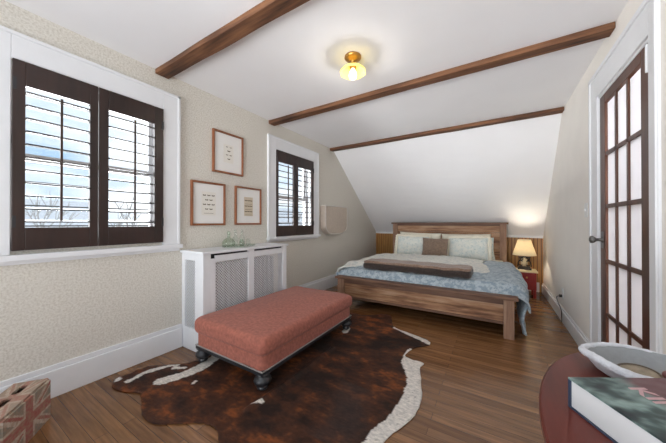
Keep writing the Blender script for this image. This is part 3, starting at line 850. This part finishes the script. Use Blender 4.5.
one('footboard_post', 'bedpost', fb, bx(.625, .718, 3.00, 3.075, 0, .374), bevel=.004); one('footboard_post', 'bedpost', fb, bx(2.482, 2.568, 3.00, 3.075, 0, .374), bevel=.004)
one('footboard_cap', 'bedcap', fb, bx(.598, 2.60, 2.975, 3.09, .374, .404), bevel=.005)
one('side_rail', 'bedwood', bed, bx(.64, .67, 3.07, 5.12, .15, .33), bevel=.004); one('side_rail', 'bedwood', bed, bx(2.53, 2.56, 3.07, 5.12, .15, .33), bevel=.004)
one('slats', 'bedpost', bed, *[bx(.67, 2.53, 3.2 + i * .2, 3.3 + i * .2, .17, .19) for i in range(10)])
bm = B(); soft_box(bm, .93, .985, .195, .445, .05, .012); bmesh.ops.translate(bm, vec=(0, 1.10, 0), verts=bm.verts)
obj('mattress', bm, 'mattress', bed, smooth=True)

def catmull(pts, n):
    out = []; m = len(pts) - 1
    for s in range(n + 1):
        u = s / n * m; i = min(int(u), m - 1); t = u - i
        p = [Vector(pts[max(0, min(m, i + k))]) for k in (-1, 0, 1, 2)]
        out.append(.5 * (2 * p[1] + (p[2] - p[0]) * t + (2 * p[0] - 5 * p[1] + 4 * p[2] - p[3]) * t * t + (3 * p[1] - p[0] - 3 * p[2] + p[3]) * t ** 3))
    return out
def cloth(name, sec, y0, y1, mat, n=110, m=70, wr=.012, ws=6.0, seed=0.0, hem=.0, th=.012, skew=None):
    """sec(y) -> cross-section control points (x, z)"""
    rows = []
    for j in range(m + 1):
        y = y0 + (y1 - y0) * j / m
        cp = catmull([(x, 0, z) for x, z in sec(y)], n)
        row = []
        for i, p in enumerate(cp):
            t = (cp[min(i + 1, n)] - cp[max(i - 1, 0)]).normalized(); nrm = Vector((-t.z, 0, t.x))
            q = Vector((p.x, y, p.z))
            d = wr * fbm(q + Vector((seed, 0, 0)), ws, 3) + wr * .6 * math.sin(q.y * 17 + q.x * 5 + seed) * noise.noise(q * 2.3)
            side = min(1, max(0, abs(nrm.x)))
            d += side * .014 * math.sin(q.y * 31 + 2 * noise.noise(q * 3))
            q = q + nrm * d
            q.y += hem * noise.noise(Vector((p.x * 5, seed, p.z * 5)))
            if skew: q.y += skew(p.x, j / m)
            q.z = max(q.z, .014)
            row.append(q)
        rows.append(row)
    bm = B(); sheet(bm, rows)
    return obj(name, bm, mat, None, smooth=True, solid=th, fix=True)
def sstep(a, b, x):
    t = max(0, min(1, (x - a) / (b - a))); return t * t * (3 - 2 * t)
def duvet_sec(y):
    t = sstep(3.10, 3.45, y); top = .372 + .108 * sstep(3.085, 3.17, y) + .03 * t
    low = .035 + .10 * sstep(3.3, 3.9, y)
    back = sstep(3.9, 4.9, y)
    r = 2.685 - .05 * back
    lf = sstep(3.12, 3.45, y)
    return [(.575 - .02 * lf, .36 - .03 * lf), (.565 - .03 * lf, .43), (.60, top - .02), (.72, top), (1.1, top + .012), (1.6, top + .018), (2.1, top + .012), (2.42, top + .012), (2.60, top + .008), (r, top - .045),
            (r + .008, top - .12), (2.672 - .02 * back, .29), (2.648, .17), (2.662, low)]
du = cloth('duvet', duvet_sec, 3.093, 4.72, 'duvet', hem=.012)
tag(du, 'blue grey floral duvet spread over the bed, hanging to the floor at the right', 'duvet')
def quilt_sec(y):
    f = sstep(3.52, 3.66, y); top = .515 + .035 * f
    return [(.545, .38), (.528, .44), (.565, top - .03), (.70, top), (1.1, top + .02), (1.6, top + .02), (1.9, top + .014), (2.12, top + .006), (2.24, top - .006), (2.30 - .06 * math.sin(y * 3), top - .026)]
qu = cloth('quilt', quilt_sec, 3.50, 4.60, 'quilt', m=50, wr=.016, seed=5.0, th=.02, skew=lambda x, v: -.33 * (1 - sstep(.56, 1.05, x)) * (1 - v))
tag(qu, 'pale cream floral quilt folded across the bed behind the brown fur throw', 'quilt')
bm = B(); soft_box(bm, .93, .18, 0, .04, .015, .005, seed=3)
sh = tag(obj('bed_sheet', bm, 'sheet', smooth=True), 'cream sheet at the head of the bed under the pillows', 'sheet'); sh.location = (1.60, 4.92, .459)

def rot_thing(name, label, cat, loc, rot, group=None): return thing(name, label, cat, loc, rot, group)
# fur throw folded into a thick band
th = thing('fur_throw', 'thick brown fur throw folded lengthwise across the foot of the bed', 'throw', (1.555, 3.325, .502), (0, 0, -.012))
bm = B(); soft_box(bm, .645, .175, .0, .088, .035, .0, seed=1, wr=.012); obj('throw_body', bm, 'fur_dark', th, smooth=True)
bm = B(); soft_box(bm, .640, .166, .07, .108, .02, .004, seed=2, wr=.010); obj('throw_lining', bm, 'fur_tan', th, smooth=True, label='lighter tan upper fold')

def pillow_mesh(w, h, t, seed=0, flange=0.0, n=26):
    bm = B(); grids = []
    for sd in (1, -1):
        rows = []
        for j in range(n + 1):
            v = -1 + 2 * j / n; row = []
            for i in range(n + 1):
                u = -1 + 2 * i / n
                k = max(0, (1 - u ** 2)) ** .42 * max(0, (1 - v ** 2)) ** .42
                x = w / 2 * u * (1 - .07 * (1 - abs(u)) * 0 - .05 * (1 - v * v) * abs(u) ** 3)
                z = h / 2 * v * (1 - .05 * (1 - u * u) * abs(v) ** 3)
                d = .006 * fbm((x + seed, z, sd), 9, 3)
                row.append((x + d, -sd * (t / 2 * k) + d, z + h / 2 + d * .6))
            rows.append(row)
        if sd < 0: rows = [r[::-1] for r in rows]
        sheet(bm, rows)
    bmesh.ops.remove_doubles(bm, verts=bm.verts, dist=.004)
    return bm
def ruffle(w, h, d, seed):
    bm = B(); n = 120; a = []; b = []
    def per(t):
        L4 = 2 * (w + h); s = t * L4
        if s < w: return (-w / 2 + s, 0), (0, -1)
        s -= w
        if s < h: return (w / 2, s), (1, 0)
        s -= h
        if s < w: return (w / 2 - s, h), (0, 1)
        s -= w
        return (-w / 2, h - s), (-1, 0)
    rows = [[], []]
    for i in range(n + 1):
        (x, z), (nx, nz_) = per((i % n) / n)
        cx, cz = x, z - h / 2; l = math.hypot(cx, cz); e = Vector((cx / l * .5 + nx * .6, 0, cz / l * .5 + nz_ * .6))
        wob = .008 * math.sin(i * 1.9 + seed)
        rows[0].append((x * .94, 0, h / 2 + cz * .94)); rows[1].append((x + e.x * d, wob, z + e.z * d))
    sheet(bm, rows)
    return bm
def pillow(name, label, mat, loc, rot, w, h, t, seed, fl=None, flmat='sheet', group='pillows on the bed'):
    root = thing(name, label, 'pillow', loc, rot, group)
    obj('pillow_body', pillow_mesh(w, h, t, seed), mat, root, smooth=True)
    if fl: obj('ruffle', ruffle(w, h, fl, seed), flmat, root, smooth=True, solid=.006)
pillow('pillow', 'cream pillow standing against the headboard behind the left floral sham', 'sheet', (1.20, 4.97, .51), (-.20, .03, 0), .76, .43, .14, 1.0)
pillow('pillow', 'pale cream pillow standing behind the right floral sham', 'sheet', (1.99, 4.97, .51), (-.20, -.02, 0), .76, .42, .14, 2.0)
pillow('pillow', 'blue floral pillow poking out at the far right of the headboard', 'sham', (2.16, 4.885, .51), (-.25, -.05, 0), .52, .36, .05, 8.0)
pillow('pillow', 'floral sham with cream ruffle on the left side of the bed', 'sham', (1.13, 4.79, .51), (-.30, .02, .04), .58, .37, .15, 3.0, .035)
pillow('pillow', 'floral sham with cream ruffle on the right side of the bed', 'sham', (2.04, 4.78, .51), (-.30, -.02, -.04), .60, .37, .15, 4.0, .035)
pillow('throw_pillow', 'square brown velvet throw pillow between the two floral shams', 'brown_pillow', (1.545, 4.64, .53), (-.24, .02, .0), .42, .33, .13, 5.0)

# ------------------------------------------------------------ nightstand and lamp
ns = thing('nightstand', 'small red nightstand with cream top in the corner beside the bed', 'nightstand', (2.815, 4.95, 0))
one('tabletop', 'cream', ns, (-.135, .135, -.16, .15, .375, .395), bevel=.003)
one('body', 'red', ns, (-.118, .118, -.14, .14, .12, .375), bevel=.003)
dr = one('drawer', 'red', ns, (-.098, .098, -.152, -.14, .25, .36), bevel=.003)
bm = B(); lathe(bm, [(.006, 0), (.006, .012), (.013, .018), (.010, .028)], seg=14)
bmesh.ops.transform(bm, matrix=Matrix.Translation((0, -.152, .305)) @ Matrix.Rotation(PI / 2, 4, 'X'), verts=bm.verts); obj('knob', bm, 'brass', dr, smooth=True)
for sx in (-1, 1):
    for sy in (-1, 1): one('leg', 'red', ns, (sx * .098 - .018, sx * .098 + .018, sy * .12 - .018, sy * .12 + .018, 0, .12), bevel=.003)
lp = thing('bedside_lamp', 'lit bedside lamp with black scrolled iron base and cream shade', 'lamp', (2.80, 4.96, .395))
bm = B()
box(bm, -.085, .085, -.045, .045, 0, .03); box(bm, -.07, .07, -.04, .04, .03, .05)
def ring(c, r, k0=0, k1=2 * PI, n=20): return [(c[0] + r * math.cos(k0 + (k1 - k0) * i / n), c[1], c[2] + r * math.sin(k0 + (k1 - k0) * i / n)) for i in range(n + 1)]
for sx in (-1, 1):
    tube(bm, ring((sx * .045, -.02, .10), .035, 0, 1.7 * PI), .007, 8); tube(bm, ring((sx * .04, -.02, .165), .022, PI, -.6 * PI), .006, 8)
    tube(bm, [(sx * .085, -.02, .05), (sx * .075, -.02, .12), (sx * .03, -.02, .19), (0, -.01, .21)], .007, 8)
box(bm, -.075, .075, -.03, .01, .185, .198)
obj('base', bm, 'iron', lp, smooth=False)
bm = B(); lathe(bm, [(.03, .05), (.046, .09), (.042, .14), (.02, .19), (.012, .20), (.012, .25)], (0, .01, 0), 20); obj('body', bm, 'cream', lp, smooth=True)
bm = B(); lathe(bm, [(.150, .222), (.128, .30), (.092, .42), (.082, .46)], seg=40, cap=False, wav=lambda a, z: .012 * math.cos(24 * a)); obj('lamp_shade', bm, 'lampshade', lp, smooth=True, solid=.002)
bm = B(); lathe(bm, [(.010, .25), (.016, .28), (.028, .32), (.026, .35), (.01, .37)], (0, .01, 0), 16); obj('bulb', bm, 'bulb', lp, smooth=True)

# ------------------------------------------------------------ union flag crate
cx, cy = .241, .417
cr = thing('wooden_crate', 'worn wooden crate painted with a faded union flag, hand holes in its lid', 'crate', (cx, cy, 0), (0, 0, math.atan2(-.197, .27)))
CL, CW, CH = .345, .142, .228                       # local +x along the painted face, -y into the crate side away from it
RED = Vector(lin((166, 98, 92))[:3]); WHT = Vector(lin((202, 190, 174))[:3]); BLU = Vector(lin((138, 134, 124))[:3]); BRN = Vector(lin((166, 140, 120))[:3])
def flag(u, v):
    x, y = (u - .5) * 2 * 1.5, (v - .5) * 2
    n = fbm((u * 3, v * 3, 1), 5, 4)
    def ln(d, w): return abs(d) < w
    if ln(x, .22) or ln(y, .22): c = RED
    elif ln(x, .36) or ln(y, .36): c = WHT
    else:
        d1 = (y - x / 1.5) * .83; d2 = (y + x / 1.5) * .83
        if ln(d1 - .05, .07) or ln(d2 + .05, .07): c = RED
        elif ln(d1, .2) or ln(d2, .2): c = WHT
        else: c = BLU
    c = c.lerp(BRN, max(0, min(.75, .36 + n * .9)))
    return c
def flag_panel(name, P, U, V, lu, lv, th, nrm):
    n = 70; m = 50; bm = B()
    rows = [[tuple(P[k] + U[k] * lu * i / n + V[k] * lv * j / m for k in range(3)) for i in range(n + 1)] for j in range(m + 1)]
    sheet(bm, rows)
    o = obj(name, bm, 'crate', cr, fix=False)
    P = Vector(P); U = Vector(U); V = Vector(V)
    set_cols(o, lambda co: flag((co - P).dot(U) / lu, (co - P).dot(V) / lv))
    s = o.modifiers.new('solid', 'SOLIDIFY'); s.thickness = th; s.offset = -1
    return o
S = 1 if True else -1
flag_panel('flag_face', (0, 0, 0), (1, 0, 0), (0, 0, 1), CL, CH - .012, .01, None)
flag_panel('side_panel', (CL, -CW, 0), (-1, 0, 0), (0, 0, 1), CL, CH - .012, .01, None)
flag_panel('end_panel', (0, -CW, 0), (0, 1, 0), (0, 0, 1), CW, CH - .012, .01, None)
flag_panel('end_panel', (CL, 0, 0), (0, -1, 0), (0, 0, 1), CW, CH - .012, .01, None)
# lid with two hand holes
bm = B()
holes = [(.060, .030), (.175, .030)]
def hole(cx_, cy_, k): return
rows = None
n = 120; m = 50; vm = {}
def inhole(x, y):
    for hx_ in (.085, .195):
        dx = max(0, abs(x - hx_) - .024); dy = y + CW * .52
        if math.hypot(dx, dy) < .017: return True
    return False
for i in range(n):
    for j in range(m):
        xc, yc = CL * (i + .5) / n, -CW * (j + .5) / m
        if inhole(xc, yc): continue
        q = []
        for a, b in ((i, j), (i, j + 1), (i + 1, j + 1), (i + 1, j)):
            if (a, b) not in vm: vm[(a, b)] = bm.verts.new((CL * a / n, -CW * b / m, CH))
            q.append(vm[(a, b)])
        bm.faces.new(q)
lid = obj('lid', bm, 'crate', cr, fix=True)
set_cols(lid, lambda co: flag(co.x / CL, 1 + co.y / CW).lerp(BRN, .45))
s = lid.modifiers.new('solid', 'SOLIDIFY'); s.thickness = .012; s.offset = -1
one('inside', 'dark', cr, (.012, CL - .012, -CW + .012, -.012, .004, .06))

# ------------------------------------------------------------ oval table
tb = thing('oval_table', 'dark red mahogany oval side table in the near right corner', 'table', (2.775, .645, 0))
bm = B(); lathe(bm, [(.272, .690), (.284, .694), (.288, .702), (.288, .714), (.284, .720), (.05, .720)], seg=96, sy=.505 / .288); obj('tabletop', bm, 'mahogany', tb, smooth=False)
bm = B(); lathe(bm, [(.235, .62), (.235, .690)], seg=72, sy=.45 / .235); obj('apron', bm, 'mahogany', tb)
for sx in (-1, 1):
    for sy in (-1, 1):
        bm = B(); lathe(bm, [(.012, 0), (.016, .02), (.014, .05), (.020, .35), (.026, .55), (.018, .57), (.026, .59), (.026, .62), (.012, .64)], (sx * .15, sy * .29, 0), 16)
        obj('leg', bm, 'mahogany', tb, smooth=True)

# ------------------------------------------------------------ book
bk = thing('hardcover_book', 'thick hardcover book with green and maroon cover lying on the oval table', 'book', (2.548, .738, .7205), (0, 0, math.atan2(-.859, .511)))
BLn, BWn, BT = .235, .31, .062           # local x: along the reading direction, +y towards the top of the page
def cover_col(u, v):
    n = fbm((u * 2, v * 2, 3), 3.2, 4); n2 = fbm((u, v, 8), 14, 3)
    g = Vector(lin((62, 82, 80))[:3]); lt = Vector(lin((146, 168, 162))[:3]); mr = Vector(lin((104, 52, 58))[:3]); dk = Vector(lin((34, 40, 44))[:3])
    c = g.lerp(lt, max(0, min(1, .36 + n * 1.0 + n2 * .5))).lerp(dk, max(0, min(1, -n * 1.1)))
    k = max(0, min(1, (v - .30 + .10 * n) / .10)) * max(0, min(1, (.72 - v + .1 * n) / .10))
    return c.lerp(mr, .85 * k)
n, m = 60, 70; bm = B()
sheet(bm, [[(-.006 + (BLn + .010) * i / n, -.004 + (BWn + .008) * j / m, BT) for i in range(n + 1)] for j in range(m + 1)])
fc = obj('front_cover', bm, 'cover_print', bk, fix=True); set_cols(fc, lambda co: cover_col(co.x / BLn, co.y / BWn))
s = fc.modifiers.new('solid', 'SOLIDIFY'); s.thickness = .003; s.offset = -1
navy = plain('navy_cloth', (44, 54, 74), 0.6)
one('spine', navy, bk, (-.006, -.002, -.004, BWn + .004, 0, BT - .003))
one('back_cover', navy, bk, (-.002, BLn + .004, -.004, BWn + .004, 0, .003))
one('page_block', 'pages', bk, (-.002, BLn, 0, BWn, .003, BT - .003))
fd = bpy.data.curves.new('cover_lettering', 'FONT'); fd.body = 'KINGS'; fd.size = .072; fd.extrude = .0003; fd.offset = .0012; fd.align_x = 'LEFT'
ft = bpy.data.objects.new('cover_lettering', fd); COL.objects.link(ft)
dg = bpy.context.evaluated_depsgraph_get(); me = bpy.data.meshes.new_from_object(ft.evaluated_get(dg))
bpy.data.objects.remove(ft)
tx = bpy.data.objects.new('cover_lettering', me); COL.objects.link(tx); me.materials.append(plain('pink_ink', (196, 158, 160), 0.5)); tx.parent = bk; tx.location = (.026, .085, BT + .0004); tx.scale = (.62, .62, 1)

# ------------------------------------------------------------ basket and its contents
bs = thing('fabric_basket', 'soft white knit basket with grey lining at the back of the oval table', 'basket', (2.755, .968, .7205))
def bwav(a, z): return .03 * math.sin(3 * a + 1) + .02 * math.sin(5 * a)
BS = .72
bm = B(); lathe(bm, [(.02, .0), (.105, .0), (.118, .008), (.135, .028), (.143, .040)], seg=72, cap=True, sy=BS, wav=lambda a, z: bwav(a, z) * min(1, z / .05)); bmesh.ops.delete(bm, geom=[f for f in bm.faces if len(f.verts) > 4 and f.calc_center_median().z > .03], context='FACES')
obj('outside', bm, 'basket_out', bs, smooth=True)
bm = B(); lathe(bm, [(.136, .040), (.126, .028), (.108, .010), (.096, .005), (.01, .005)], seg=72, cap=False, sy=BS, wav=lambda a, z: bwav(a, z) * min(1, z / .05)); obj('lining', bm, 'basket_in', bs, smooth=True)
bm = B(); n = 72; pts = []
for k in range(n + 1):
    a = 2 * PI * k / n; r = .140 * (1 + bwav(a, .09)); pts.append((r * math.cos(a), r * BS * math.sin(a), .040 + .003 * math.sin(4 * a)))
tube(bm, pts, .012, 10, radii=[.0065 - .004 * math.cos(2 * PI * k / n - 3.9) * -1 * (1 if math.cos(2 * PI * k / n - 3.9) > -2 else 0) + .0008 * math.sin(k * 2.3) for k in range(n + 1)]); obj('rolled_rim', bm, 'basket_out', bs, smooth=True)
tn = thing('woven_coaster', 'oval tan woven disc with dark rim lying inside the white basket', 'coaster', (2.715, .962, .731), (.25, -.05, .3))
bm = B(); lathe(bm, [(.036, 0), (.037, .003), (.036, .006), (.01, .007)], seg=36, sx=1.1, sy=.8); obj('woven_disc', bm, 'tin', tn, smooth=True)
bm = B(); tube(bm, [(.041 * math.cos(2 * PI * k / 36), .030 * math.sin(2 * PI * k / 36), .005) for k in range(37)], .003, 8); obj('rim', bm, 'tin_rim', tn, smooth=True)
bm = B(); soft_box(bm, .038, .026, 0, .018, .007, .003)
mw = tag(obj('leather_case', bm, 'maroon', smooth=True), 'small maroon case inside the white basket beside the tan disc', 'case'); mw.location = (2.80, .975, .7265); mw.rotation_euler = (0, 0, -.4)

# ------------------------------------------------------------ outside
struct(one('ground', 'ground', None, (-40, -.25, -25, 40, -3.2, -3.0)))
def house(label, x0, x1, y0, y1, zt, zr):
    r = thing('house', label, 'house', ((x0 + x1) / 2, (y0 + y1) / 2, -3.0)); hx_, hy_ = (x1 - x0) / 2, (y1 - y0) / 2
    one('wall', 'siding', r, (-hx_, hx_, -hy_, hy_, 0, zt + 3))
    bm = B(); e = .3
    prism(bm, [(-hx_ - e, zt + 3 - .1), (hx_ + e, zt + 3 - .1), (0, zr + 3)], lambda a, b: (a, -hy_ - e, b), lambda a, b: (a, hy_ + e, b)); obj('roof', bm, 'roofing', r)
    for k in range(int(hy_ * 2 / 1.8)):
        yy = -hy_ + .9 + k * 1.8
        f = one('window', 'trim', r, (hx_, hx_ + .05, yy - .45, yy + .45, zt + 1.2, zt + 2.6)); one('pane', 'dark', f, (hx_ + .05, hx_ + .06, yy - .38, yy + .38, zt + 1.28, zt + 2.52))
house('white sided house with grey roof seen through the near window', -15, -10, -1.5, 4.0, .6, 2.0)
house('white sided house with grey roof seen through the far window', -16, -10.5, 8.5, 18.0, 1.0, 2.4)
def tree(label, x, y, h, seed):
    rnd = random.Random(seed); r = thing('bare_tree', label, 'tree', (x, y, -3.0), group='bare winter trees outside')
    bm = B()
    def br(p, d, l, rad, lev):
        q = p + d * l; mid = (p + q) / 2 + Vector((rnd.uniform(-1, 1), rnd.uniform(-1, 1), 0)) * l * .06
        tube(bm, [p, mid, q], rad, 5, False, [rad, rad * .85, rad * .65])
        if lev == 0: return
        for k in range(3 if lev > 1 else 4):
            nd = (d + Vector((rnd.uniform(-.8, .8), rnd.uniform(-.8, .8), rnd.uniform(-.1, .6)))).normalized()
            br(p + d * l * rnd.uniform(.6, 1), nd, l * rnd.uniform(.5, .75), rad * .55, lev - 1)
    br(Vector((0, 0, 0)), Vector((0, 0, 1)), h * .4, .11, 4)
    obj('branches', bm, 'bark', r)
tree('bare winter tree outside, left half of the near window', -7.5, 2.3, 6.0, 1)
tree('bare winter tree outside, right half of the near window', -8.5, 4.6, 5.6, 2)
tree('bare winter tree outside the far window', -6.5, 9.0, 6.0, 5)
bm = B()
for z in (1.05, 1.4, 1.8):
    tube(bm, [(-4.3, -12 + i * 2.5, z + .004 * (i - 6) ** 2 * 2.5) for i in range(14)], .012, 5)
tag(obj('utility_wires', bm, 'cord', smooth=True), 'thin dark utility wires crossing outside the near window', 'wires')
